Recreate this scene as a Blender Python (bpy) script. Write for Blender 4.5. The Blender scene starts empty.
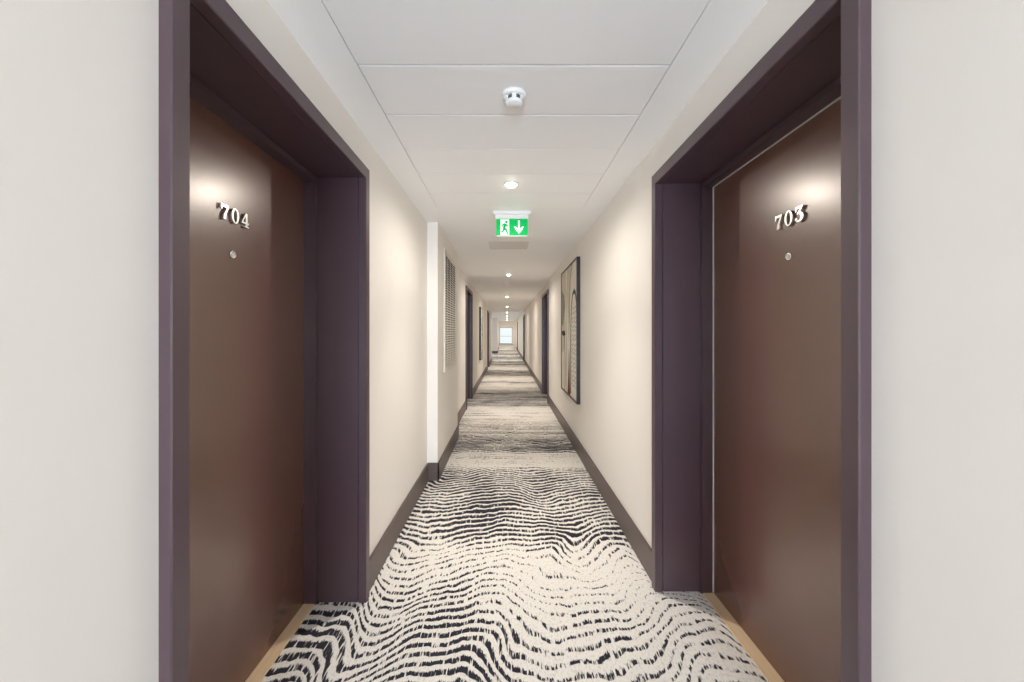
import bpy, bmesh, math, random
from mathutils import Vector, Matrix

random.seed(7)
SC = bpy.context.scene
COL = SC.collection
F = 360.0                 # focal length in pixels of the 1024 px wide frame
HC = 1.37                 # camera height
ZC = 2.40                 # ceiling height
XL, XR = -0.742, 0.810    # wall planes
def D(s): return s * F    # depth along the corridor

# ------------------------------------------------------------------ materials
def new_mat(name):
    m = bpy.data.materials.new(name); m.use_nodes = True
    nt = m.node_tree
    return m, nt, nt.nodes['Principled BSDF']

def N(nt, t, **kw):
    n = nt.nodes.new(t)
    for k, v in kw.items(): setattr(n, k, v)
    return n

def math_n(nt, op, a, b=None, c=None, clamp=False):
    n = N(nt, 'ShaderNodeMath', operation=op); n.use_clamp = clamp
    for i, v in enumerate((a, b, c)):
        if v is None: continue
        if isinstance(v, (int, float)): n.inputs[i].default_value = v
        else: nt.links.new(v, n.inputs[i])
    return n.outputs[0]

def noise(nt, vec, scale, detail=2.0, rough=0.5, dist=0.0):
    n = N(nt, 'ShaderNodeTexNoise'); n.inputs['Scale'].default_value = scale
    n.inputs['Detail'].default_value = detail; n.inputs['Roughness'].default_value = rough
    n.inputs['Distortion'].default_value = dist
    nt.links.new(vec, n.inputs['Vector'])
    return n.outputs['Fac']

def mapping(nt, vec, scale=(1, 1, 1), loc=(0, 0, 0)):
    n = N(nt, 'ShaderNodeMapping'); n.inputs['Scale'].default_value = scale
    n.inputs['Location'].default_value = loc
    nt.links.new(vec, n.inputs['Vector'])
    return n.outputs[0]

def geom_pos(nt): return N(nt, 'ShaderNodeNewGeometry').outputs['Position']

def paint(name, col, rough=0.5, spec=0.5, metal=0.0, vary=0.0, vscale=3.0, bump=0.0, bscale=200.0, ior=1.5, tint=None):
    m, nt, b = new_mat(name)
    b.inputs['Base Color'].default_value = (*col, 1)
    b.inputs['Roughness'].default_value = rough
    b.inputs['Metallic'].default_value = metal
    b.inputs['IOR'].default_value = ior
    if tint: b.inputs['Specular Tint'].default_value = (*tint, 1)
    b.inputs['Specular IOR Level'].default_value = spec
    if vary or bump:
        pos = geom_pos(nt)
    if vary:
        f = noise(nt, pos, vscale, 4.0, 0.6)
        r = N(nt, 'ShaderNodeMix', data_type='RGBA')
        nt.links.new(f, r.inputs[0])
        r.inputs[6].default_value = (*[c * (1 - vary) for c in col], 1)
        r.inputs[7].default_value = (*[min(1, c * (1 + vary)) for c in col], 1)
        nt.links.new(r.outputs[2], b.inputs['Base Color'])
    if bump:
        f2 = noise(nt, pos, bscale, 3.0)
        bp = N(nt, 'ShaderNodeBump'); bp.inputs['Strength'].default_value = bump
        bp.inputs['Distance'].default_value = 0.001
        nt.links.new(f2, bp.inputs['Height']); nt.links.new(bp.outputs[0], b.inputs['Normal'])
    return m

def emit(name, col, strength, base=(0.8, 0.8, 0.8)):
    m, nt, b = new_mat(name)
    b.inputs['Base Color'].default_value = (*base, 1)
    b.inputs['Emission Color'].default_value = (*col, 1)
    b.inputs['Emission Strength'].default_value = strength
    b.inputs['Roughness'].default_value = 0.5
    b.inputs['Specular IOR Level'].default_value = 0.15
    return m

M = {}
M['wall'] = paint('cream_wall_paint', (0.84, 0.803, 0.752), 0.6, 0.3, vary=0.012, vscale=1.5, bump=0.12, bscale=260)
M['ceiling'] = paint('white_ceiling_paint', (0.92, 0.92, 0.915), 0.6, 0.3, bump=0.06)
M['panel'] = paint('white_metal_panel', (0.92, 0.92, 0.92), 0.45, 0.4)
M['void'] = paint('dark_gap', (0.05, 0.05, 0.05), 0.9, 0.1)
M['dark'] = paint('aubergine_brown_lacquer', (0.068, 0.036, 0.046), 0.36, 0.5, ior=1.75, vary=0.06, vscale=5, bump=0.05, bscale=90)
M['leaf'] = paint('brown_door_lacquer', (0.130, 0.054, 0.037), 0.27, 0.5, ior=2.1, tint=(1.0, 0.95, 0.91), vary=0.05, vscale=4, bump=0.05, bscale=60)
M['base'] = paint('brown_skirting_paint', (0.120, 0.090, 0.082), 0.42, 0.5, vary=0.06, vscale=6)
M['seal'] = paint('grey_seal_strip', (0.62, 0.60, 0.58), 0.35, 0.5)  # pale colour standing in for a highlight along a frame edge
M['chrome'] = paint('satin_chrome', (0.86, 0.84, 0.80), 0.22, 0.5, metal=1.0)
M['lens'] = paint('peephole_glass', (0.75, 0.74, 0.70), 0.1, 0.8)
M['white'] = paint('white_plastic', (0.86, 0.865, 0.86), 0.35, 0.5)
M['slot'] = paint('dark_slot', (0.12, 0.12, 0.12), 0.7, 0.3)
M['ventgrey'] = paint('grey_grille_paint', (0.70, 0.66, 0.61), 0.6, 0.3)
M['grille'] = paint('cream_grille_paint', (0.74, 0.70, 0.63), 0.5, 0.4)
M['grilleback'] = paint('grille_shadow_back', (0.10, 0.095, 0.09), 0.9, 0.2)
M['lamp'] = emit('lamp_glow', (1.0, 0.90, 0.72), 20.0)
M['green'] = emit('sign_green', (0.0, 0.50, 0.085), 0.36, (0.0, 0.33, 0.08))
M['signwhite'] = emit('sign_white', (0.95, 1.0, 0.96), 0.3, (0.9, 0.9, 0.9))
M['day'] = emit('daylit_frosted_pane', (0.82, 0.93, 0.97), 0.66, (0.15, 0.15, 0.15))
M['winframe'] = paint('grey_window_frame', (0.42, 0.43, 0.43), 0.5, 0.4)
M['canvas'] = paint('cream_canvas', (0.82, 0.77, 0.66), 0.8, 0.2, vary=0.10, vscale=9)
M['frameblack'] = paint('dark_picture_frame', (0.022, 0.018, 0.021), 0.35, 0.5)
M['artblack'] = paint('ink_black', (0.03, 0.028, 0.028), 0.7, 0.2)
M['artgrey'] = paint('wash_grey', (0.28, 0.26, 0.22), 0.8, 0.2, vary=0.35, vscale=22)
M['arttan'] = paint('wash_tan', (0.62, 0.57, 0.46), 0.8, 0.2, vary=0.25, vscale=16)
M['artwhite'] = paint('chalk_white', (0.84, 0.80, 0.72), 0.8, 0.2)
M['artred'] = paint('rust_red', (0.20, 0.055, 0.035), 0.8, 0.2)

def oak_material():
    m, nt, b = new_mat('light_oak')
    pos = geom_pos(nt)
    v = mapping(nt, pos, (60, 3, 60))
    f = noise(nt, v, 1.0, 5, 0.6, 0.4)
    r = N(nt, 'ShaderNodeValToRGB')
    r.color_ramp.elements[0].position = 0.3; r.color_ramp.elements[0].color = (0.70, 0.51, 0.31, 1)
    r.color_ramp.elements[1].position = 0.7; r.color_ramp.elements[1].color = (0.80, 0.61, 0.39, 1)
    nt.links.new(f, r.inputs[0]); nt.links.new(r.outputs[0], b.inputs['Base Color'])
    b.inputs['Roughness'].default_value = 0.45
    return m
M['oak'] = oak_material()

def carpet_material():
    m, nt, b = new_mat('wave_carpet')
    pos = geom_pos(nt)
    sep = N(nt, 'ShaderNodeSeparateXYZ'); nt.links.new(pos, sep.inputs[0])
    x, y = sep.outputs[0], sep.outputs[1]
    # wave displacement of the stripes: slow swell, steep saw-like steps, small wiggle
    w1 = noise(nt, mapping(nt, pos, (1.3, 0.5, 1), (4.3, 2.1, 0)), 1.0, 1.0, 0.4)
    w2 = noise(nt, mapping(nt, pos, (5.0, 2.4, 1), (1.3, 7.7, 0)), 1.0, 1.0, 0.5)
    w3 = noise(nt, mapping(nt, pos, (24, 9, 1)), 1.0, 1.0, 0.5)
    w4 = noise(nt, mapping(nt, pos, (1.0, 0.8, 1), (7.1, 0.4, 2)), 1.0, 2.0, 0.5)
    u = math_n(nt, 'ADD', math_n(nt, 'MULTIPLY', x, 1.25), math_n(nt, 'MULTIPLY', w4, 2.2))
    t = math_n(nt, 'FRACT', u)
    def sstep(a, b_):
        mr = N(nt, 'ShaderNodeMapRange', interpolation_type='SMOOTHSTEP')
        mr.inputs['From Min'].default_value = a; mr.inputs['From Max'].default_value = b_
        nt.links.new(t, mr.inputs['Value'])
        return mr.outputs['Result']
    sm = N(nt, 'ShaderNodeMapRange', interpolation_type='SMOOTHSTEP')
    sm.inputs['From Min'].default_value = 1.9; sm.inputs['From Max'].default_value = 2.6
    sm.inputs['To Min'].default_value = 0.17; sm.inputs['To Max'].default_value = 0.07
    nt.links.new(y, sm.inputs['Value']); samp = sm.outputs['Result']
    saw = math_n(nt, 'SUBTRACT', sstep(0.0, 0.34), sstep(0.38, 1.0))
    w = math_n(nt, 'ADD', math_n(nt, 'MULTIPLY', w1, 0.34), math_n(nt, 'MULTIPLY', w2, 0.11))
    w = math_n(nt, 'ADD', w, math_n(nt, 'MULTIPLY', w3, 0.030))
    w = math_n(nt, 'ADD', w, math_n(nt, 'MULTIPLY', saw, samp))
    ph = math_n(nt, 'DIVIDE', math_n(nt, 'ADD', y, w), 0.057)
    s = math_n(nt, 'FRACT', ph)
    # broad light and dark zones woven along the runner
    yr = math_n(nt, 'DIVIDE', y, 10.0)
    ramp = N(nt, 'ShaderNodeValToRGB')
    els = [(0.0, .58), (0.165, .48), (0.19, .32), (0.225, .28), (0.245, .64), (0.335, .68), (0.358, .56), (0.37, .22), (0.405, .20),
           (0.42, .70), (0.455, .66), (0.48, .48), (0.55, .44), (0.585, .20), (0.655, .20), (0.68, .66), (0.84, .62), (0.88, .24), (0.96, .22), (1.0, .66)]
    cr = ramp.color_ramp
    cr.elements[0].position = els[0][0]; cr.elements[0].color = (els[0][1],) * 3 + (1,)
    cr.elements[1].position = els[-1][0]; cr.elements[1].color = (els[-1][1],) * 3 + (1,)
    for p, v in els[1:-1]:
        e = cr.elements.new(p); e.color = (v, v, v, 1)
    # wobble zone boundaries; beyond 10 m repeat
    wob = noise(nt, mapping(nt, pos, (1.4, 0.9, 1), (9, 3, 0)), 1.0, 2.0)
    yy = math_n(nt, 'ADD', yr, math_n(nt, 'MULTIPLY', math_n(nt, 'SUBTRACT', wob, 0.5), 0.025))
    yy = math_n(nt, 'PINGPONG', yy, 1.0)
    nt.links.new(yy, ramp.inputs[0])
    duty = N(nt, 'ShaderNodeSeparateColor'); nt.links.new(ramp.outputs[0], duty.inputs[0])
    duty = duty.outputs[0]
    z = noise(nt, mapping(nt, pos, (2.6, 1.9, 1), (2, 5, 1)), 1.0, 2.0)
    duty = math_n(nt, 'ADD', duty, math_n(nt, 'MULTIPLY', math_n(nt, 'SUBTRACT', z, 0.5), 0.70))
    # streaks across the runner, stronger further along
    st = noise(nt, mapping(nt, pos, (0.9, 9.0, 1), (6, 2, 3)), 1.0, 3.0, 0.6)
    sa = N(nt, 'ShaderNodeMapRange'); sa.inputs['From Min'].default_value = 2.2; sa.inputs['From Max'].default_value = 5.0
    sa.inputs['To Min'].default_value = 0.0; sa.inputs['To Max'].default_value = 1.5
    nt.links.new(y, sa.inputs['Value'])
    duty = math_n(nt, 'ADD', duty, math_n(nt, 'MULTIPLY', math_n(nt, 'SUBTRACT', st, 0.5), sa.outputs['Result']))
    # heavier on the left near the doors, thin on the right
    tilt = math_n(nt, 'MULTIPLY', x, -0.16)
    near = math_n(nt, 'SUBTRACT', 1.0, math_n(nt, 'MULTIPLY', math_n(nt, 'SUBTRACT', y, 1.5), 0.8), clamp=True)
    duty = math_n(nt, 'ADD', duty, math_n(nt, 'MULTIPLY', tilt, near))
    # fibre combs
    hv = mapping(nt, pos, (170, 34, 1))
    hf = noise(nt, hv, 1.0, 2.0, 0.6)
    slit = noise(nt, mapping(nt, pos, (75, 9, 1), (3, 3, 0)), 1.0, 2.0, 0.6)
    edge = math_n(nt, 'MULTIPLY', math_n(nt, 'SUBTRACT', hf, 0.5), 0.70)
    val = math_n(nt, 'SUBTRACT', math_n(nt, 'ADD', duty, edge), s)
    low = math_n(nt, 'SUBTRACT', s, math_n(nt, 'MULTIPLY', edge, 0.12))
    k = math_n(nt, 'MULTIPLY', val, 14.0, clamp=True)
    k = math_n(nt, 'MULTIPLY', k, math_n(nt, 'MULTIPLY', low, 16.0, clamp=True))
    sl = math_n(nt, 'MULTIPLY', math_n(nt, 'SUBTRACT', math_n(nt, 'ADD', math_n(nt, 'MULTIPLY', duty, 0.34), 0.43), slit), 14.0, clamp=True)
    k = math_n(nt, 'MULTIPLY', k, sl)
    # cream ground with grey flecks
    fl = noise(nt, mapping(nt, pos, (120, 60, 1), (5, 1, 0)), 1.0, 3.0, 0.6)
    g = N(nt, 'ShaderNodeValToRGB')
    g.color_ramp.elements[0].position = 0.30; g.color_ramp.elements[0].color = (0.64, 0.59, 0.52, 1)
    g.color_ramp.elements[1].position = 0.50; g.color_ramp.elements[1].color = (0.82, 0.785, 0.73, 1)
    nt.links.new(fl, g.inputs[0])
    dk = N(nt, 'ShaderNodeMix', data_type='RGBA')
    dn = noise(nt, pos, 1.6, 2.0)
    nt.links.new(dn, dk.inputs[0])
    dk.inputs[6].default_value = (0.020, 0.022, 0.040, 1)
    dk.inputs[7].default_value = (0.045, 0.043, 0.046, 1)
    mix = N(nt, 'ShaderNodeMix', data_type='RGBA')
    nt.links.new(k, mix.inputs[0]); nt.links.new(g.outputs[0], mix.inputs[6]); nt.links.new(dk.outputs[2], mix.inputs[7])
    nt.links.new(mix.outputs[2], b.inputs['Base Color'])
    b.inputs['Roughness'].default_value = 0.95
    b.inputs['Specular IOR Level'].default_value = 0.1
    bp = N(nt, 'ShaderNodeBump'); bp.inputs['Strength'].default_value = 0.5; bp.inputs['Distance'].default_value = 0.004
    h = math_n(nt, 'ADD', math_n(nt, 'MULTIPLY', k, -0.6), fl)
    nt.links.new(h, bp.inputs['Height']); nt.links.new(bp.outputs[0], b.inputs['Normal'])
    return m
M['carpet'] = carpet_material()

# ------------------------------------------------------------------ mesh helpers
def add_box(bm, x0, x1, y0, y1, z0, z1, mi=0, bevel=0.0):
    x0, x1 = sorted((x0, x1)); y0, y1 = sorted((y0, y1)); z0, z1 = sorted((z0, z1))
    vs = [bm.verts.new(p) for p in ((x0, y0, z0), (x1, y0, z0), (x1, y1, z0), (x0, y1, z0),
                                    (x0, y0, z1), (x1, y0, z1), (x1, y1, z1), (x0, y1, z1))]
    fs = []
    for idx in ((3, 2, 1, 0), (4, 5, 6, 7), (0, 1, 5, 4), (1, 2, 6, 5), (2, 3, 7, 6), (3, 0, 4, 7)):
        f = bm.faces.new([vs[i] for i in idx]); f.material_index = mi; fs.append(f)
    if bevel:
        es = list({e for f in fs for e in f.edges})
        r = bmesh.ops.bevel(bm, geom=es, offset=bevel, segments=2, affect='EDGES', clamp_overlap=True)
        for f in r['faces']: f.material_index = mi
    return vs

def add_prism(bm, pts, h0, h1, fn, mi=0):
    """closed outline pts (u, v) pushed from h0 to h1; fn maps (u, v, h) to a point"""
    a = sum(pts[i][0] * pts[(i + 1) % len(pts)][1] - pts[(i + 1) % len(pts)][0] * pts[i][1] for i in range(len(pts)))
    if a < 0: pts = pts[::-1]
    lo = [bm.verts.new(fn(u, v, h0)) for u, v in pts]
    hi = [bm.verts.new(fn(u, v, h1)) for u, v in pts]
    n = len(pts)
    fs = [bm.faces.new(hi), bm.faces.new(lo[::-1])]
    for i in range(n):
        j = (i + 1) % n
        fs.append(bm.faces.new((lo[i], lo[j], hi[j], hi[i])))
    for f in fs: f.material_index = mi

def add_ring(bm, outer, inner, h0, h1, fn, mi=0):
    n = len(outer)
    L = [[bm.verts.new(fn(u, v, h)) for u, v in o] for o in (outer, inner) for h in (h0, h1)]
    o0, o1, i0, i1 = L
    for i in range(n):
        j = (i + 1) % n
        for q in ((o0[i], o0[j], o1[j], o1[i]), (i0[j], i0[i], i1[i], i1[j]), (o1[i], o1[j], i1[j], i1[i]), (o0[j], o0[i], i0[i], i0[j])):
            f = bm.faces.new(q); f.material_index = mi

def add_stroke(bm, path, h0, h1, fn, mi=0):
    """path of (u, v, half width) as a solid ribbon"""
    n = len(path); lefts = []; rights = []
    for i, (u, v, w) in enumerate(path):
        a = path[max(0, i - 1)]; c = path[min(n - 1, i + 1)]
        dx, dy = c[0] - a[0], c[1] - a[1]; l = math.hypot(dx, dy) or 1
        lefts.append((u - dy / l * w, v + dx / l * w)); rights.append((u + dy / l * w, v - dx / l * w))
    for i in range(n - 1):
        add_prism(bm, [rights[i], rights[i + 1], lefts[i + 1], lefts[i]], h0, h1, fn, mi)

def add_lathe(bm, prof, c, seg=32, mi=0, smooth=True, axis='Z'):
    """prof of (radius, height) turned about an axis through c"""
    rings = []
    for r, h in prof:
        ring = []
        for k in range(seg):
            t = 2 * math.pi * k / seg
            p = (r * math.cos(t), r * math.sin(t), h)
            if axis == 'X': p = (p[2], p[0], p[1])
            ring.append(bm.verts.new((c[0] + p[0], c[1] + p[1], c[2] + p[2])))
        rings.append(ring)
    for a, b in zip(rings, rings[1:]):
        for k in range(seg):
            j = (k + 1) % seg
            f = bm.faces.new((a[k], a[j], b[j], b[k])); f.smooth = smooth; f.material_index = mi
    for ring, rev in ((rings[0], True), (rings[-1], False)):
        f = bm.faces.new(ring[::-1] if rev else ring); f.material_index = mi

def obj(name, bm, mats, parent=None, origin=None, fixn=True):
    """link bm (world coordinates) as ONE object; origin or the parent's location becomes its zero"""
    if fixn: bmesh.ops.recalc_face_normals(bm, faces=bm.faces[:])
    off = Vector(origin) if origin is not None else Vector((0, 0, 0))
    p = parent; base = Vector((0, 0, 0))
    while p is not None: base += p.location; p = p.parent
    if parent is not None and origin is None: off = base.copy()
    bmesh.ops.translate(bm, verts=bm.verts[:], vec=-off)
    me = bpy.data.meshes.new(name); bm.to_mesh(me); bm.free()
    for m in (mats if isinstance(mats, (list, tuple)) else [mats]): me.materials.append(m)
    o = bpy.data.objects.new(name, me); COL.objects.link(o)
    o.location = off - base
    if parent is not None: o.parent = parent
    return o

def tag(o, label=None, cat=None, group=None, kind=None):
    for k, v in (('label', label), ('category', cat), ('group', group), ('kind', kind)):
        if v: o[k] = v
    return o

def thing(name, loc, label, cat, group=None, kind=None):
    o = bpy.data.objects.new(name, None); COL.objects.link(o); o.location = loc
    o.empty_display_size = 0.1
    return tag(o, label, cat, group, kind)

NB = bmesh.new

# ------------------------------------------------------------------ layout along the corridor
Y_BACK = -4.2
Y_END = D(0.0856)
GAP0, GAP1 = D(0.0497), D(0.0672)      # side passage on the left
BUMP0, BUMP1 = D(0.0093), D(0.01306)   # boxed-out stretch of the left wall
X_BUMP = -0.645
# each door: side, outer casing near/far, wall plane, casing front, frame front, leaf plane
def span(side, s):
    if side < 0: return D(s), D(s + 0.00308)
    return D(s), D(s + 0.0032)
DOORS = [
    dict(side=-1, y=(D(.002130), D(.005208)), num='704', label='dark brown left-hand door numbered 704 in its deep recess'),
    dict(side=1, y=(D(.002222), D(.005422)), num='703', label='dark brown right-hand door numbered 703 in its deep recess'),
    dict(side=-1, y=span(-1, .01785), num=None, label='dark door on the left wall just past the louvred grille'),
    dict(side=1, y=span(1, .01935), num=None, label='dark door on the right wall just past the large picture'),
    dict(side=-1, y=span(-1, .0373), num=None, label='dark door on the left wall beyond the far picture'),
    dict(side=1, y=span(1, .0455), num=None, label='third dark door along the right wall, far down the corridor'),
    dict(side=1, y=span(1, .0745), num=None, label='last dark door on the right wall before the end window'),
]
CW = 0.0475          # casing face width
ZT = 2.218           # outer top of casings
TH = 0.36            # wall thickness at the openings

# ------------------------------------------------------------------ floor, walls, ceiling
bm = NB()
add_box(bm, -3.2, 1.35, Y_BACK - 0.2, Y_END + 0.2, -0.08, 0.0)
tag(obj('floor', bm, M['carpet']), 'cream corridor carpet with wavy navy and charcoal stripes', 'carpet', kind='structure')

def wall_run(bm, side, xw, y0, y1, thick, holes):
    xo = xw + side * thick
    y = y0
    for a, b_, zt in sorted(holes):
        add_box(bm, xw, xo, y, a, 0, ZC)
        add_box(bm, xw, xo, a, b_, zt, ZC)
        y = b_
    add_box(bm, xw, xo, y, y1, 0, ZC)

def holes(side, y0, y1):
    return [(d['y'][0] + 0.012, d['y'][1] - 0.012, ZT - 0.012) for d in DOORS if d['side'] == side and y0 < d['y'][0] < y1]

bm = NB()
wall_run(bm, -1, XL, Y_BACK, GAP0, TH, holes(-1, Y_BACK, GAP0))
add_box(bm, XL, X_BUMP, BUMP0, BUMP1, 0, ZC)
add_box(bm, -3.2, X_BUMP - 0.02, GAP1, GAP1 + 0.25, 0, ZC)
add_box(bm, X_BUMP - 0.02, X_BUMP, GAP1, GAP1 + 0.25, 0, ZC)
add_box(bm, XL, X_BUMP, GAP1 + 0.25, GAP1 + 1.4, 0, ZC)
wall_run(bm, -1, XL, GAP1 + 0.25, Y_END, TH, [])
add_box(bm, -3.2, XL - TH, GAP0 - 0.2, GAP0, 0, ZC)
tag(obj('wall_left', bm, M['wall']), 'cream painted left corridor wall with a boxed-out stretch', 'wall', kind='structure')
bm = NB()
wall_run(bm, 1, XR, Y_BACK, Y_END, TH, holes(1, Y_BACK, Y_END))
tag(obj('wall_right', bm, M['wall']), 'cream painted right corridor wall with the large picture', 'wall', kind='structure')

WX0, WX1, WZ0, WZ1 = -0.655, 0.48, 0.44, 1.86
bm = NB()
for (a, b_, c, d_) in ((XL - 0.2, WX0, 0, ZC), (WX1, XR + 0.2, 0, ZC), (WX0, WX1, 0, WZ0), (WX0, WX1, WZ1, ZC)):
    add_box(bm, a, b_, Y_END, Y_END + 0.2, c, d_)
tag(obj('wall_end', bm, M['wall']), 'cream wall closing the far end of the corridor', 'wall', kind='structure')
BX0, BX1, BZ0, BZ1 = -0.66, 0.46, 0.20, 1.80  # opening for the assumed window behind the camera
bm = NB()
for (a, b_, c, d_) in ((XL - 0.2, BX0, 0, ZC), (BX1, XR + 0.2, 0, ZC), (BX0, BX1, 0, BZ0), (BX0, BX1, BZ1, ZC)):
    add_box(bm, a, b_, Y_BACK - 0.2, Y_BACK, c, d_)
tag(obj('wall_back', bm, M['wall']), 'cream wall closing the near end of the corridor', 'wall', kind='structure')
bm = NB()
SY0, SY1, SZ0, SZ1 = GAP0 + 1.2, GAP1 - 1.2, 0.5, 2.0  # opening for the assumed passage window, out of view
for (a, b_, c, d_) in ((GAP0 - .2, SY0, 0, ZC), (SY1, GAP1 + .25, 0, ZC), (SY0, SY1, 0, SZ0), (SY0, SY1, SZ1, ZC)):
    add_box(bm, -3.2, -3.0, a, b_, c, d_)
tag(obj('wall_passage', bm, M['wall']), 'cream outer wall of the side passage on the left', 'wall', kind='structure')

# ceiling: plaster border, recessed field of white planks near the camera and again far down
PX0, PX1 = -0.576, 0.631
PAN = D(0.000878)
P_END = D(0.003843) + 5 * PAN
P_BEG = D(0.003843) - 10 * PAN
Q0, Q1 = D(0.0475), D(0.0475) + 40 * PAN
bm = NB()
zt = ZC + 0.12
add_box(bm, -3.2, PX0, Y_BACK - .2, Y_END + .2, ZC, zt)
add_box(bm, PX1, XR + 0.4, Y_BACK - .2, Y_END + .2, ZC, zt)
add_box(bm, PX0, PX1, Y_BACK - .2, P_BEG, ZC, zt)
add_box(bm, PX0, PX1, P_END, Q0, ZC, zt)
add_box(bm, PX0, PX1, Q1, Y_END + .2, ZC, zt)
add_box(bm, PX0, PX1, P_BEG, P_END, ZC + 0.06, zt, 1)
add_box(bm, PX0, PX1, Q0, Q1, ZC + 0.06, zt, 1)
ceil = tag(obj('ceiling', bm, [M['ceiling'], M['void']]), 'white plaster corridor ceiling with a field of wide planks', 'ceiling', kind='structure')
def planks(y0, n):
    for i in range(n):
        b2 = NB()
        add_box(b2, PX0 + 0.004, PX1 - 0.004, y0 + i * PAN + 0.0042, y0 + (i + 1) * PAN - 0.0042, ZC - 0.001, ZC + 0.025, 0, 0.0010)
        obj('ceiling_plank', b2, M['panel'], ceil)
planks(P_BEG, 15)
planks(Q0, 40)

# ------------------------------------------------------------------ skirting boards
SKH, SKT = 0.165, 0.015
def skirt(bm, x0, x1, y0, y1):
    add_box(bm, x0, x1, y0, y1, 0, SKH, 0, 0.003)
def skirt_side(bm, side, y0, y1):
    xw = XL if side < 0 else XR
    y = y0
    for d in sorted((d for d in DOORS if d['side'] == side and y0 < d['y'][0] < y1), key=lambda d: d['y'][0]):
        skirt(bm, xw, xw - side * SKT, y, d['y'][0]); y = d['y'][1]
    skirt(bm, xw, xw - side * SKT, y, y1)
bm = NB()
skirt_side(bm, -1, Y_BACK, BUMP0)
skirt(bm, XL, X_BUMP + SKT, BUMP0 - SKT, BUMP0)
skirt(bm, X_BUMP, X_BUMP + SKT, BUMP0 - SKT, BUMP1 + SKT)
skirt(bm, XL, X_BUMP + SKT, BUMP1, BUMP1 + SKT)
skirt_side(bm, -1, BUMP1 + SKT, GAP0)
skirt(bm, -3.0, X_BUMP + SKT, GAP1 - SKT, GAP1)
skirt(bm, X_BUMP, X_BUMP + SKT, GAP1, GAP1 + 1.4)
skirt(bm, XL, XL + SKT, GAP1 + 1.4, Y_END)
tag(obj('baseboard_left', bm, M['base']), 'dark brown skirting board along the left wall', 'skirting board', kind='structure')
bm = NB()
skirt_side(bm, 1, Y_BACK, Y_END)
tag(obj('baseboard_right', bm, M['base']), 'dark brown skirting board along the right wall', 'skirting board', kind='structure')

# ------------------------------------------------------------------ numerals
def ell(cx, cy, rx, ry, n=28): return [(cx + rx * math.cos(2 * math.pi * k / n), cy + ry * math.sin(2 * math.pi * k / n)) for k in range(n)]
def numeral(bm, ch, fn, t):
    lift = [0.0]
    def P(pts):
        add_prism(bm, pts, 0, t + lift[0], fn); lift[0] += 0.0003
    if ch == '7':
        P([(0.02, 1.0), (0.10, 1.0), (0.13, 0.97), (0.13, 0.66), (0.06, 0.62), (0.02, 0.62)])
        P([(0.10, 0.97), (0.66, 0.97), (0.66, 0.88), (0.60, 0.80), (0.10, 0.80)])
        P([(0.66, 0.90), (0.52, 0.84), (0.24, 0.30), (0.20, 0.0), (0.42, 0.0), (0.44, 0.32)])
    elif ch == '0':
        add_ring(bm, ell(0.34, 0.5, 0.34, 0.52), ell(0.34, 0.5, 0.165, 0.43), 0, t, fn)
    elif ch == '4':
        P([(0.38, 1.0), (0.56, 1.0), (0.56, 0.04), (0.38, 0.04)])
        P([(0.0, 0.36), (0.70, 0.36), (0.70, 0.23), (0.0, 0.23)])
        P([(0.38, 1.0), (0.47, 1.0), (0.11, 0.33), (0.0, 0.33)])
        P([(0.26, 0.0), (0.68, 0.0), (0.68, 0.09), (0.26, 0.09)])
    elif ch == '3':
        P([(0.06, 1.0), (0.62, 1.0), (0.62, 0.90), (0.54, 0.86), (0.06, 0.86)])
        P([(0.06, 1.0), (0.14, 1.0), (0.14, 0.70), (0.06, 0.66)])
        P([(0.62, 0.98), (0.50, 0.88), (0.22, 0.58), (0.36, 0.58), (0.62, 0.88)])
        path = []
        for k in range(15):
            a = math.radians(118 - k * 19)
            w = 0.05 + 0.07 * max(0.0, math.cos(math.radians(0 - (118 - k * 19))))
            path.append((0.31 + 0.26 * math.cos(a), 0.31 + 0.26 * math.sin(a), w))
        add_stroke(bm, path, 0, t, fn)
        add_prism(bm, ell(0.12, 0.20, 0.10, 0.10, 16), 0, t, fn)

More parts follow.
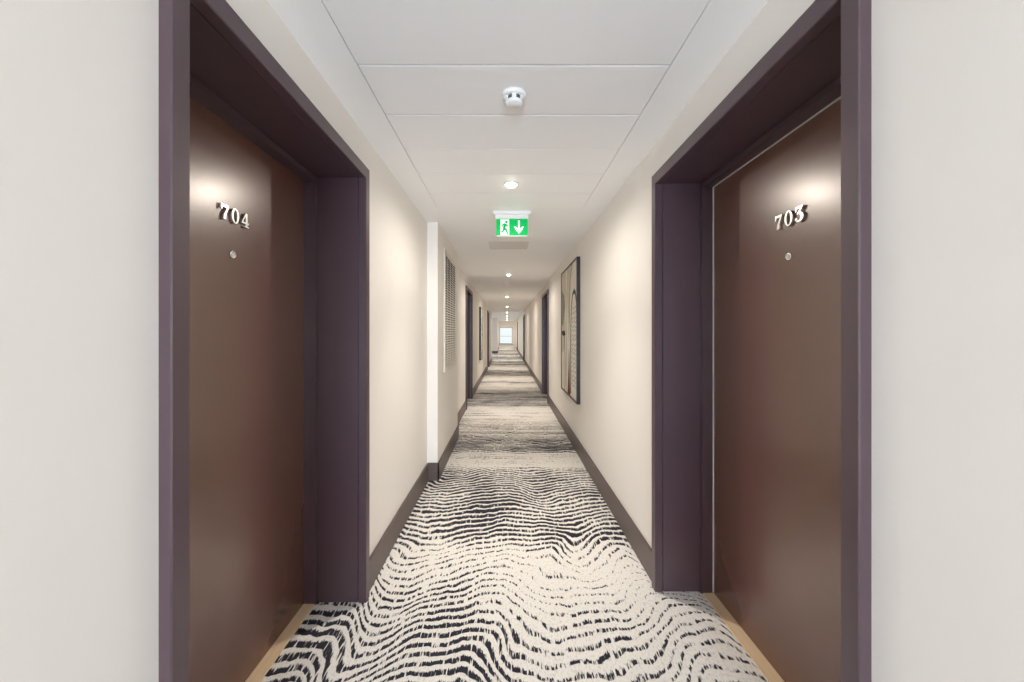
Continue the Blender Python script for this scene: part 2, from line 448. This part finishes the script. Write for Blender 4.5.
# ------------------------------------------------------------------ doors
def make_door(i, d):
    s = d['side']; y0, y1 = d['y']; num = d['num']
    xw = XL if s < 0 else XR
    xc = -0.715 if s < 0 else 0.783            # casing front
    xf = -0.962 if s < 0 else 1.023            # frame stop front
    xd = -1.022 if s < 0 else 1.083            # leaf face
    yi0, yi1 = y0 + CW, y1 - CW                # opening between casings
    zi = ZT - CW - 0.012
    root = thing('door_%d' % (i + 1), (xw, (y0 + y1) / 2, 0), d['label'], 'door', kind='structure')
    # casing: mitred three-sided flat moulding
    bm = NB()
    e = 0.002
    xa, xb = xw - s * 0.0005, xc
    o = [(y0, 0.0), (y0, ZT), (y1, ZT), (y1, 0.0)]
    n = [(yi0, 0.0), (yi0, zi), (yi1, zi), (yi1, 0.0)]
    b = 0.003
    o2 = [(y0 + b, 0.0), (y0 + b, ZT - b), (y1 - b, ZT - b), (y1 - b, 0.0)]
    n2 = [(yi0 - b, 0.0), (yi0 - b, zi + b), (yi1 + b, zi + b), (yi1 + b, 0.0)]
    rails = [[(xw + s * 0.0, p) for p in o], [(xb + s * b, p) for p in o], [(xb, p) for p in o2], [(xb, p) for p in n2],
             [(xb + s * b, p) for p in n], [(xw + s * 0.012, p) for p in n]]
    V = [[bm.verts.new((x, p[0], p[1])) for x, p in r] for r in rails]
    for a_, c_ in zip(V, V[1:] + V[:1]):
        for k in range(3): bm.faces.new((a_[k], a_[k + 1], c_[k + 1], c_[k]))
    bm.faces.new([r[0] for r in V]); bm.faces.new([r[3] for r in V][::-1])
    obj('casing', bm, M['dark'], root)
    # lining boards of the recess, set a groove behind the casing
    g = 0.006; t = 0.02
    x0 = xw + s * 0.016
    x1 = xd + s * 0.045
    bm = NB()
    add_box(bm, x0, x1, yi0 - t, yi0 - 0.002, 0, zi + t, 0, 0.002)
    add_box(bm, x0, x1, yi1 + 0.002, yi1 + t, 0, zi + t, 0, 0.002)
    add_box(bm, x0, x1, yi0 - 0.002, yi1 + 0.002, zi + 0.002, zi + t, 0, 0.002)
    # plain blocking between lining and wall
    obj('lining', bm, M['dark'], root)
    # frame stop
    ft = 0.018
    bm = NB()
    add_box(bm, xf, xd + s * 0.002, yi0 - .002, yi0 + ft, 0, zi + 0.001, 0, 0.002)
    add_box(bm, xf, xd + s * 0.002, yi1 - ft, yi1 + .002, 0, zi + 0.001, 0, 0.002)
    add_box(bm, xf, xd + s * 0.002, yi0 + ft, yi1 - ft, zi - 0.024, zi + 0.001, 0, 0.002)
    obj('frame', bm, M['dark'], root)
    if num == '703':  # bright glint on the frame's inner edge, painted as a pale strip
        bm = NB()
        add_box(bm, xd - s * 0.006, xd + s * .001, yi1 - ft - 0.003, yi1 - ft, 0.012, zi - 0.024)
        add_box(bm, xd - s * 0.006, xd + s * .001, yi0 + ft, yi1 - ft, zi - 0.027, zi - 0.024)
        tag(obj('seal_strip', bm, M['seal'], root), 'thin pale grey seal strip')
    # leaf
    bm = NB()
    add_box(bm, xd, xd + s * 0.044, yi0 + 0.003, yi1 - 0.003, 0.009, zi - 0.004)
    leaf = obj('door_leaf', bm, M['leaf'], root, origin=(xd, (yi0 + yi1) / 2, 0.012))
    # oak threshold
    bm = NB()
    add_box(bm, xf + s * 0.004, xd + s * 0.044, yi0 + 0.001, yi1 - 0.001, 0, 0.008, 0, 0.002)
    tag(obj('threshold', bm, M['oak'], root), 'pale oak threshold strip')
    if num:
        ym = D(0.003735) if s < 0 else D(0.003815)
        zm = 1.806 if s < 0 else 1.808
        hgt = 0.054 if s < 0 else 0.057; adv = 0.0500; wd = 0.040
        for k, ch in enumerate(num):
            u0 = (k - 1) * adv - wd / 2
            def fn(u, v, h, u0=u0):
                # reading direction: +Y on the left wall, -Y on the right wall
                return (xd - s * (0.0035 + h), ym - s * (u0 + u * hgt), zm - hgt / 2 + v * hgt)
            b2 = NB(); numeral(b2, ch, fn, 0.006)
            # small pins into the door
            add_box(b2, xd, xd - s * 0.004, ym - s * (u0 + 0.020) - 0.002, ym - s * (u0 + 0.020) + 0.002, zm + 0.022, zm + 0.026)
            tag(obj('numeral', b2, M['chrome'], leaf), 'raised metal numeral ' + ch)
        yp, zp = (D(0.003722), 1.662) if s < 0 else (D(0.003842), 1.664)
        b2 = NB()
        sx = -s
        add_lathe(b2, [(0.0, 0.0), (0.0150, 0.0), (0.0150, sx * 0.003), (0.0125, sx * 0.0050), (0.0085, sx * 0.0050), (0.008, sx * 0.003), (0.0, sx * 0.003)], (xd, yp, zp), 24, axis='X')
        pe = obj('peephole', b2, M['chrome'], leaf)
        b2 = NB()
        add_lathe(b2, [(0.0082, sx * 0.0028), (0.006, sx * 0.0048), (0.003, sx * 0.006), (0.0, sx * 0.0062)], (xd, yp, zp), 20, axis='X')
        obj('lens', b2, M['lens'], pe)
for i, d in enumerate(DOORS): make_door(i, d)

# ------------------------------------------------------------------ windows (frosted daylight panes; near-end and passage ones assumed)
def window_y(n, x0, x1, z0, z1, y, inward, label):
    root = thing('window_%d' % n, ((x0 + x1) / 2, y, z0), label, 'window', kind='structure')
    yf0, yf1 = y + inward * -0.06, y + inward * 0.004
    bm = NB(); w = 0.05
    add_box(bm, x0, x0 + w, yf0, yf1, z0, z1); add_box(bm, x1 - w, x1, yf0, yf1, z0, z1)
    add_box(bm, x0 + w, x1 - w, yf0, yf1, z0, z0 + w); add_box(bm, x0 + w, x1 - w, yf0, yf1, z1 - w, z1)
    add_box(bm, x0 + w, x1 - w, yf0, yf1 - inward * .01, z0 + (z1 - z0) * .45, z0 + (z1 - z0) * .45 + 0.03)
    obj('window_frame', bm, M['winframe'], root)
    bm = NB()
    add_box(bm, x0 + w - .005, x1 - w + .005, y - inward * 0.045, y - inward * 0.035, z0 + w - .005, z1 - w + .005)
    obj('pane', bm, M['day'], root)
    bm = NB()
    add_box(bm, x0 - 0.03, x1 + 0.03, y, y + inward * 0.10, z0 - 0.035, z0, 0, 0.004)
    obj('window_sill', bm, M['winframe'], root)
window_y(1, WX0, WX1, WZ0, WZ1, Y_END, -1, 'bright frosted window at the far end of the corridor')
window_y(2, BX0, BX1, BZ0, BZ1, Y_BACK, 1, 'tall frosted window at the near end of the corridor')  # unseen window, assumed as source of the cool light from behind the camera
root = thing('window_3', (-3.0, (SY0 + SY1) / 2, SZ0), 'frosted window of the side passage on the left', 'window', kind='structure')  # unseen window, assumed as source of the bluish light on the far ceiling
bm = NB()
for a, b_, c, d_ in ((SY0, SY0 + .05, SZ0, SZ1), (SY1 - .05, SY1, SZ0, SZ1), (SY0 + .05, SY1 - .05, SZ0, SZ0 + .05), (SY0 + .05, SY1 - .05, SZ1 - .05, SZ1)):
    add_box(bm, -3.06, -2.996, a, b_, c, d_)
obj('window_frame', bm, M['winframe'], root)
bm = NB(); add_box(bm, -3.045, -3.035, SY0 + .045, SY1 - .045, SZ0 + .045, SZ1 - .045)
obj('pane', bm, M['day'], root)

# low white ledge under the end window
bm = NB(); add_box(bm, WX0 - 0.05, WX1 + 0.1, Y_END - 0.16, Y_END - 0.001, 0.0, 0.22, 0, 0.006)
add_box(bm, WX0 - 0.06, WX1 + 0.11, Y_END - 0.175, Y_END - 0.001, 0.22, 0.245, 0, 0.004)
tag(obj('ledge', bm, M['white']), 'low white boxed ledge under the far end window', 'ledge')

# ------------------------------------------------------------------ downlights
L_S = 0.00691; L_STEP = 0.0107
light_names = {
    0: 'brightest recessed round downlight, on the ceiling planks before the exit sign',
    1: 'first round downlight past the exit sign, level with the louvred grille end',
    2: 'second round downlight past the exit sign on plain plaster ceiling',
    3: 'third round downlight past the exit sign, tiny in the distance',
    4: 'fourth round downlight past the exit sign, at the side passage opening',
    5: 'fifth round downlight past the exit sign, over the side passage end',
    6: 'sixth round downlight past the exit sign, near the corridor end',
    7: 'last round downlight before the end window wall',
}
SPILL_E, BEAM_E = 24.0, 66.0
for k in range(0, 8):
    y = D(L_S + L_STEP * k); x = 0.028 if k < 2 else 0.0
    zz = ZC
    root = thing('ceiling_downlight', (x, y, zz), light_names[k], 'ceiling light', 'recessed corridor downlights')
    bm = NB()
    prof = [(0.0362, -0.0035), (0.041, -0.007), (0.048, -0.006), (0.050, 0.0), (0.0362, 0.0)]
    seg = 32; rings = []
    for r, h in prof:
        rings.append([bm.verts.new((x + r * math.cos(2 * math.pi * q / seg), y + r * math.sin(2 * math.pi * q / seg), zz + h)) for q in range(seg)])
    for a_, c_ in zip(rings, rings[1:] + rings[:1]):
        for q in range(seg):
            f = bm.faces.new((a_[q], a_[(q + 1) % seg], c_[(q + 1) % seg], c_[q])); f.smooth = True
    obj('trim_ring', bm, M['white'], root)
    bm = NB(); add_lathe(bm, [(0.0, -0.0235), (0.014, -0.0222), (0.026, -0.0180), (0.033, -0.0120), (0.036, -0.0045), (0.036, -0.0008), (0.0, -0.0008)], (x, y, zz), 32)
    obj('lamp_lens', bm, M['lamp'], root)
    # wide spill plus the narrower main beam of the reflector
    for nm, en, size, blend in (('downlight_spill', SPILL_E, 176, 0.7), ('downlight_beam', BEAM_E, 92, 1.0)):
        ld = bpy.data.lights.new(nm, 'SPOT')
        ld.energy = en; ld.spot_size = math.radians(size); ld.spot_blend = blend; ld.shadow_soft_size = 0.022
        ld.color = (1.0, 0.925, 0.84)
        lo = bpy.data.objects.new(nm, ld); COL.objects.link(lo)
        lo.location = (0, 0, -0.048); lo.parent = root

# added area lamps: assumed daylight just inside the two unseen windows
def area(name, loc, rot, sx, sy, energy, col):
    ld = bpy.data.lights.new(name, 'AREA'); ld.shape = 'RECTANGLE'; ld.size = sx; ld.size_y = sy
    ld.energy = energy; ld.color = col
    o = bpy.data.objects.new(name, ld); COL.objects.link(o); o.location = loc; o.rotation_euler = rot
    return o
R = math.radians
area('daylight_near', ((BX0 + BX1) / 2, Y_BACK + 0.015, (BZ0 + BZ1) / 2), (R(90), 0, 0), BX1 - BX0 - .1, BZ1 - BZ0 - .1, 118, (0.71, 0.83, 1.0))  # cool light added for the assumed near-end window
area('daylight_passage', (-2.985, (SY0 + SY1) / 2, (SZ0 + SZ1) / 2), (0, R(-90), 0), SZ1 - SZ0 - .1, SY1 - SY0 - .1, 9, (0.82, 0.92, 1.0))  # cool light added for the assumed passage window

# ------------------------------------------------------------------ smoke detectors
def smoke(x, y, label):
    root = thing('smoke_detector', (x, y, ZC), label, 'smoke detector', 'ceiling smoke detectors')
    bm = NB(); add_lathe(bm, [(0.0, 0.0), (0.051, 0.0), (0.052, -0.006), (0.049, -0.017), (0.044, -0.019), (0.0, -0.019)], (x, y, ZC), 40)
    obj('base', bm, M['white'], root)
    bm = NB(); add_lathe(bm, [(0.0, -0.019), (0.036, -0.019), (0.036, -0.033), (0.0, -0.033)], (x, y, ZC), 32)
    obj('sensor_chamber', bm, M['slot'], root)
    bm = NB()
    for q in range(6):
        a = 2 * math.pi * (q + .5) / 6
        c, s_ = math.cos(a), math.sin(a); w = 0.009
        pts = []
        for r, h in ((0.043, -0.018), (0.043, -0.024), (0.034, -0.036), (0.030, -0.036), (0.030, -0.018)):
            pts.append((r, h))
        lo = [bm.verts.new((x + r * c - w * s_, y + r * s_ + w * c, ZC + h)) for r, h in pts]
        hi = [bm.verts.new((x + r * c + w * s_, y + r * s_ - w * c, ZC + h)) for r, h in pts]
        bm.faces.new(lo); bm.faces.new(hi[::-1])
        for j in range(5): bm.faces.new((lo[j], hi[j], hi[(j + 1) % 5], lo[(j + 1) % 5]))
    add_lathe(bm, [(0.0, -0.032), (0.036, -0.032), (0.0355, -0.040), (0.028, -0.046), (0.0, -0.048)], (x, y, ZC), 32)
    obj('cap', bm, M['white'], root)
smoke(0.030, D(0.00432), 'round white smoke detector on the second ceiling plank, nearest the viewer')
smoke(0.0, D(0.0206), 'small white smoke detector on plain ceiling between two downlights')

# ------------------------------------------------------------------ exit sign
ys = D(0.00850); xs = 0.042
root = thing('exit_sign', (xs, ys, ZC), 'lit green running-man exit sign with down arrow hanging from ceiling', 'exit sign')
bm = NB()
add_box(bm, xs - 0.160, xs + 0.160, ys - 0.035, ys + 0.035, ZC - 0.030, ZC, 0, 0.006)
add_box(bm, xs - 0.140, xs + 0.140, ys - 0.020, ys + 0.020, ZC - 0.062, ZC - 0.028, 0, 0.004)
obj('housing', bm, M['white'], root)
bm = NB()
pz1, pz0 = ZC - 0.062, ZC - 0.203
px0, px1 = xs - 0.134, xs + 0.134
add_box(bm, px0, px1, ys - 0.007, ys + 0.007, pz0, pz1, 0, 0.002)
panel = obj('sign_panel', bm, M['green'], root)
bm = NB()
add_box(bm, px0 - .002, px1 + .002, ys - 0.009, ys + 0.009, pz0 - 0.006, pz0 - 0.0005, 0, 0.002)
obj('edge_strip', bm, M['white'], root)
ph = pz1 - pz0
fnw = lambda u, v, h: (px0 + u * ph, ys - 0.007 - h, pz0 + v * ph)
bm = NB(); add_prism(bm, [(0.26, 0.04), (0.78, 0.04), (0.78, 0.96), (0.26, 0.96)], -0.0005, 0.0008, fnw)
door = obj('doorway_symbol', bm, M['signwhite'], panel)
bm = NB()
fg = (0.0005, 0.0016)
add_prism(bm, ell(0.62, 0.81, 0.078, 0.085, 16), *fg, fnw)
add_stroke(bm, [(0.58, 0.70, .080), (0.52, 0.58, .082), (0.47, 0.44, .070)], *fg, fnw)
add_stroke(bm, [(0.48, 0.44, .060), (0.60, 0.34, .055), (0.64, 0.22, .045), (0.70, 0.08, .040)], *fg, fnw)
add_stroke(bm, [(0.48, 0.45, .060), (0.44, 0.28, .050), (0.36, 0.22, .042), (0.29, 0.22, .040)], *fg, fnw)
add_stroke(bm, [(0.57, 0.68, .045), (0.67, 0.55, .038), (0.74, 0.60, .034)], *fg, fnw)
add_stroke(bm, [(0.55, 0.69, .042), (0.41, 0.66, .040), (0.34, 0.52, .034)], *fg, fnw)
obj('running_figure', bm, M['green'], panel)
bm = NB()
add_stroke(bm, [(1.37, 0.90, .055), (1.37, 0.30, .055)], -0.0005, 0.0012, fnw)
add_prism(bm, [(1.37, 0.10), (1.60, 0.38), (1.66, 0.56), (1.54, 0.52), (1.37, 0.32), (1.20, 0.52), (1.08, 0.56), (1.14, 0.38)], -0.0005, 0.0014, fnw)
obj('down_arrow', bm, M['signwhite'], panel)

# grey slatted panel flush with the ceiling behind the sign
x0, x1, y0, y1 = -0.205, 0.245, D(0.01125), D(0.01228)
root = thing('ceiling_vent', ((x0 + x1) / 2, (y0 + y1) / 2, ZC), 'flush grey ceiling vent panel just behind the exit sign', 'vent')
bm = NB(); add_box(bm, x0, x1, y0, y1, ZC - 0.002, ZC, 0, 0.0008)
obj('vent_backing', bm, M['ventgrey'], root)
bm = NB()
for k in range(12):
    yy = y0 + 0.02 + k * (y1 - y0 - 0.04) / 11
    add_box(bm, x0 + 0.012, x1 - 0.012, yy - 0.006, yy + 0.006, ZC - 0.005, ZC - 0.001)
obj('vent_slats', bm, M['ventgrey'], root)

# ------------------------------------------------------------------ wall grille on the left
xg = X_BUMP
y0, y1, z0, z1 = D(0.01017), D(0.0125), 0.965, 2.232
root = thing('wall_grille', (xg, (y0 + y1) / 2, z0), 'tall cream louvred air grille on the left wall', 'air grille')
bm = NB(); w = 0.045
for a, b_, c, d_ in ((y0, y0 + w, z0, z1), (y1 - w, y1, z0, z1), (y0 + w, y1 - w, z0, z0 + w), (y0 + w, y1 - w, z1 - w, z1)):
    add_box(bm, xg, xg + 0.014, a, b_, c, d_, 0, 0.003)
obj('grille_frame', bm, M['grille'], root)
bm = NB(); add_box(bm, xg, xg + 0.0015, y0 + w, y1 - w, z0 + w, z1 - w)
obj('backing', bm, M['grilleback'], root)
bm = NB()
nsl = 44
for k in range(nsl):
    zc = z0 + w + (k + .5) * (z1 - z0 - 2 * w) / nsl
    pts = [(xg + 0.0016, zc + 0.0075), (xg + 0.0030, zc + 0.0095), (xg + 0.0130, zc - 0.0075), (xg + 0.0116, zc - 0.0095)]
    lo = [bm.verts.new((p[0], y0 + w - .002, p[1])) for p in pts]; hi = [bm.verts.new((p[0], y1 - w + .002, p[1])) for p in pts]
    bm.faces.new(lo); bm.faces.new(hi[::-1])
    for j in range(4): bm.faces.new((lo[j], hi[j], hi[(j + 1) % 4], lo[(j + 1) % 4]))
for q in (1, 2, 3):
    yy = y0 + w + q * (y1 - y0 - 2 * w) / 4
    add_box(bm, xg + 0.0016, xg + 0.0065, yy - 0.004, yy + 0.004, z0 + w, z1 - w)
obj('louvres', bm, M['grille'], root)

# ------------------------------------------------------------------ pictures
def picture(side, y0, y1, z0, z1, dep, label, seed):
    xw = XL if side < 0 else XR
    xfr = xw - side * dep
    root = thing('framed_picture', (xw, (y0 + y1) / 2, z0), label, 'picture')
    w = 0.022
    bm = NB()
    for a, b_, c, d_ in ((y0, y0 + w, z0, z1), (y1 - w, y1, z0, z1), (y0 + w, y1 - w, z0, z0 + w), (y0 + w, y1 - w, z1 - w, z1)):
        add_box(bm, xw, xfr, a, b_, c, d_, 0, 0.002)
    obj('picture_frame', bm, M['frameblack'], root)
    xca = xfr + side * 0.008
    bm = NB(); add_box(bm, xw, xca, y0 + w - .002, y1 - w + .002, z0 + w - .002, z1 - w + .002)
    W, H = y1 - y0 - 2 * w, z1 - z0 - 2 * w
    def fn(u, v, h): return (xca - side * h, (y1 - w - u * W) , z0 + w + v * H)   # u runs from the far edge to the near edge
    canvas = obj('canvas', bm, M['canvas'], root)
    rnd = random.Random(seed)
    A = NB()
    h = 0.0006
    def blob(pts, mi, lift=1.0): add_prism(A, pts, 0, h * lift, fn, mi)
    def line(pts, mi, lift=2.0): add_stroke(A, pts, 0, h * lift, fn, mi)
    # 0 grey, 1 tan, 2 black, 3 white, 4 red
    blob([(0.0, 1.0), (0.30, 1.0), (0.36, 0.82), (0.26, 0.66), (0.30, 0.5), (0.20, 0.34), (0.0, 0.30)], 1)
    blob([(0.02, 0.86), (0.20, 0.80), (0.26, 0.70), (0.18, 0.60), (0.12, 0.54), (0.02, 0.56)], 0, 1.4)
    blob([(0.02, 0.50), (0.22, 0.505), (0.30, 0.47), (0.14, 0.455), (0.02, 0.47)], 2, 1.6)
    blob([(0.44, 1.0), (0.70, 1.0), (0.62, 0.80), (0.55, 0.60), (0.50, 0.40), (0.47, 0.60), (0.42, 0.80)], 1, 1.2)
    arch = [(0.66, 0.02), (0.66, 0.55), (0.69, 0.68), (0.76, 0.765), (0.84, 0.79), (0.92, 0.765), (0.97, 0.70), (0.985, 0.60), (0.985, 0.02)]
    blob(arch, 3, 1.6)
    line([(u, v, 0.012 if v < .6 else 0.016) for u, v in arch], 2, 2.2)
    for k in range(18):
        v = 0.10 + k * 0.033; ph = rnd.uniform(-.006, .006)
        line([(0.69 + j * 0.03, v + ph + 0.010 * math.sin(j * 1.3 + k), 0.0022) for j in range(10)], 0, 2.4)
    blob([(0.44, 0.0), (0.62, 0.0), (0.585, 0.12), (0.56, 0.30), (0.535, 0.36), (0.51, 0.22)], 4, 2.0)
    line([(0.25, 0.0, .012), (0.27, 0.2, .014), (0.24, 0.36, .012), (0.22, 0.47, .016)], 2, 2.4)
    line([(0.36, 0.0, .006), (0.38, 0.3, .008), (0.35, 0.6, .006), (0.42, 0.9, .004), (0.42, 1.0, .004)], 0, 2.4)
    line([(0.63, 0.02, .006), (0.62, 0.4, .006), (0.56, 0.7, .008), (0.62, 0.9, .006), (0.74, 1.0, .006)], 2, 2.4)
    line([(0.10, 0.02, .005), (0.12, 0.2, .006), (0.08, 0.45, .005)], 0, 2.4)
    obj('artwork', A, [M['artgrey'], M['arttan'], M['artblack'], M['artwhite'], M['artred']], canvas, fixn=True)
picture(1, D(0.01105), D(0.01426), 0.580, 2.216, 0.040, 'large black-framed abstract picture with cream arch on the right wall', 3)
picture(-1, D(0.0266), D(0.0284), 0.64, 2.07, 0.050, 'dark-framed picture far down the left wall between two doors', 9)

# ------------------------------------------------------------------ camera, world, view
cam = bpy.data.cameras.new('camera'); co = bpy.data.objects.new('camera', cam); COL.objects.link(co)
co.location = (0, 0, HC); co.rotation_euler = (R(90), 0, 0)
cam.sensor_fit = 'HORIZONTAL'; cam.sensor_width = 36.0; cam.lens = F / 1024 * 36.0
cam.shift_x = (512 - 507) / 1024; cam.shift_y = -(341 - 333) / 1024
cam.clip_start = 0.02; cam.clip_end = 100
SC.camera = co
w = bpy.data.worlds.new('daylight'); SC.world = w; w.use_nodes = True
w.node_tree.nodes['Background'].inputs[0].default_value = (0.75, 0.88, 1.0, 1)
w.node_tree.nodes['Background'].inputs[1].default_value = 0.2
SC.view_settings.view_transform = 'Standard'; SC.view_settings.look = 'None'
SC.view_settings.gamma = 1.0; SC.view_settings.use_curve_mapping = False
SC.view_settings.exposure = 0.48
SC.cycles.use_denoising = True
SC.cycles.max_bounces = 14; SC.cycles.diffuse_bounces = 10
SC.cycles.sample_clamp_indirect = 6.0
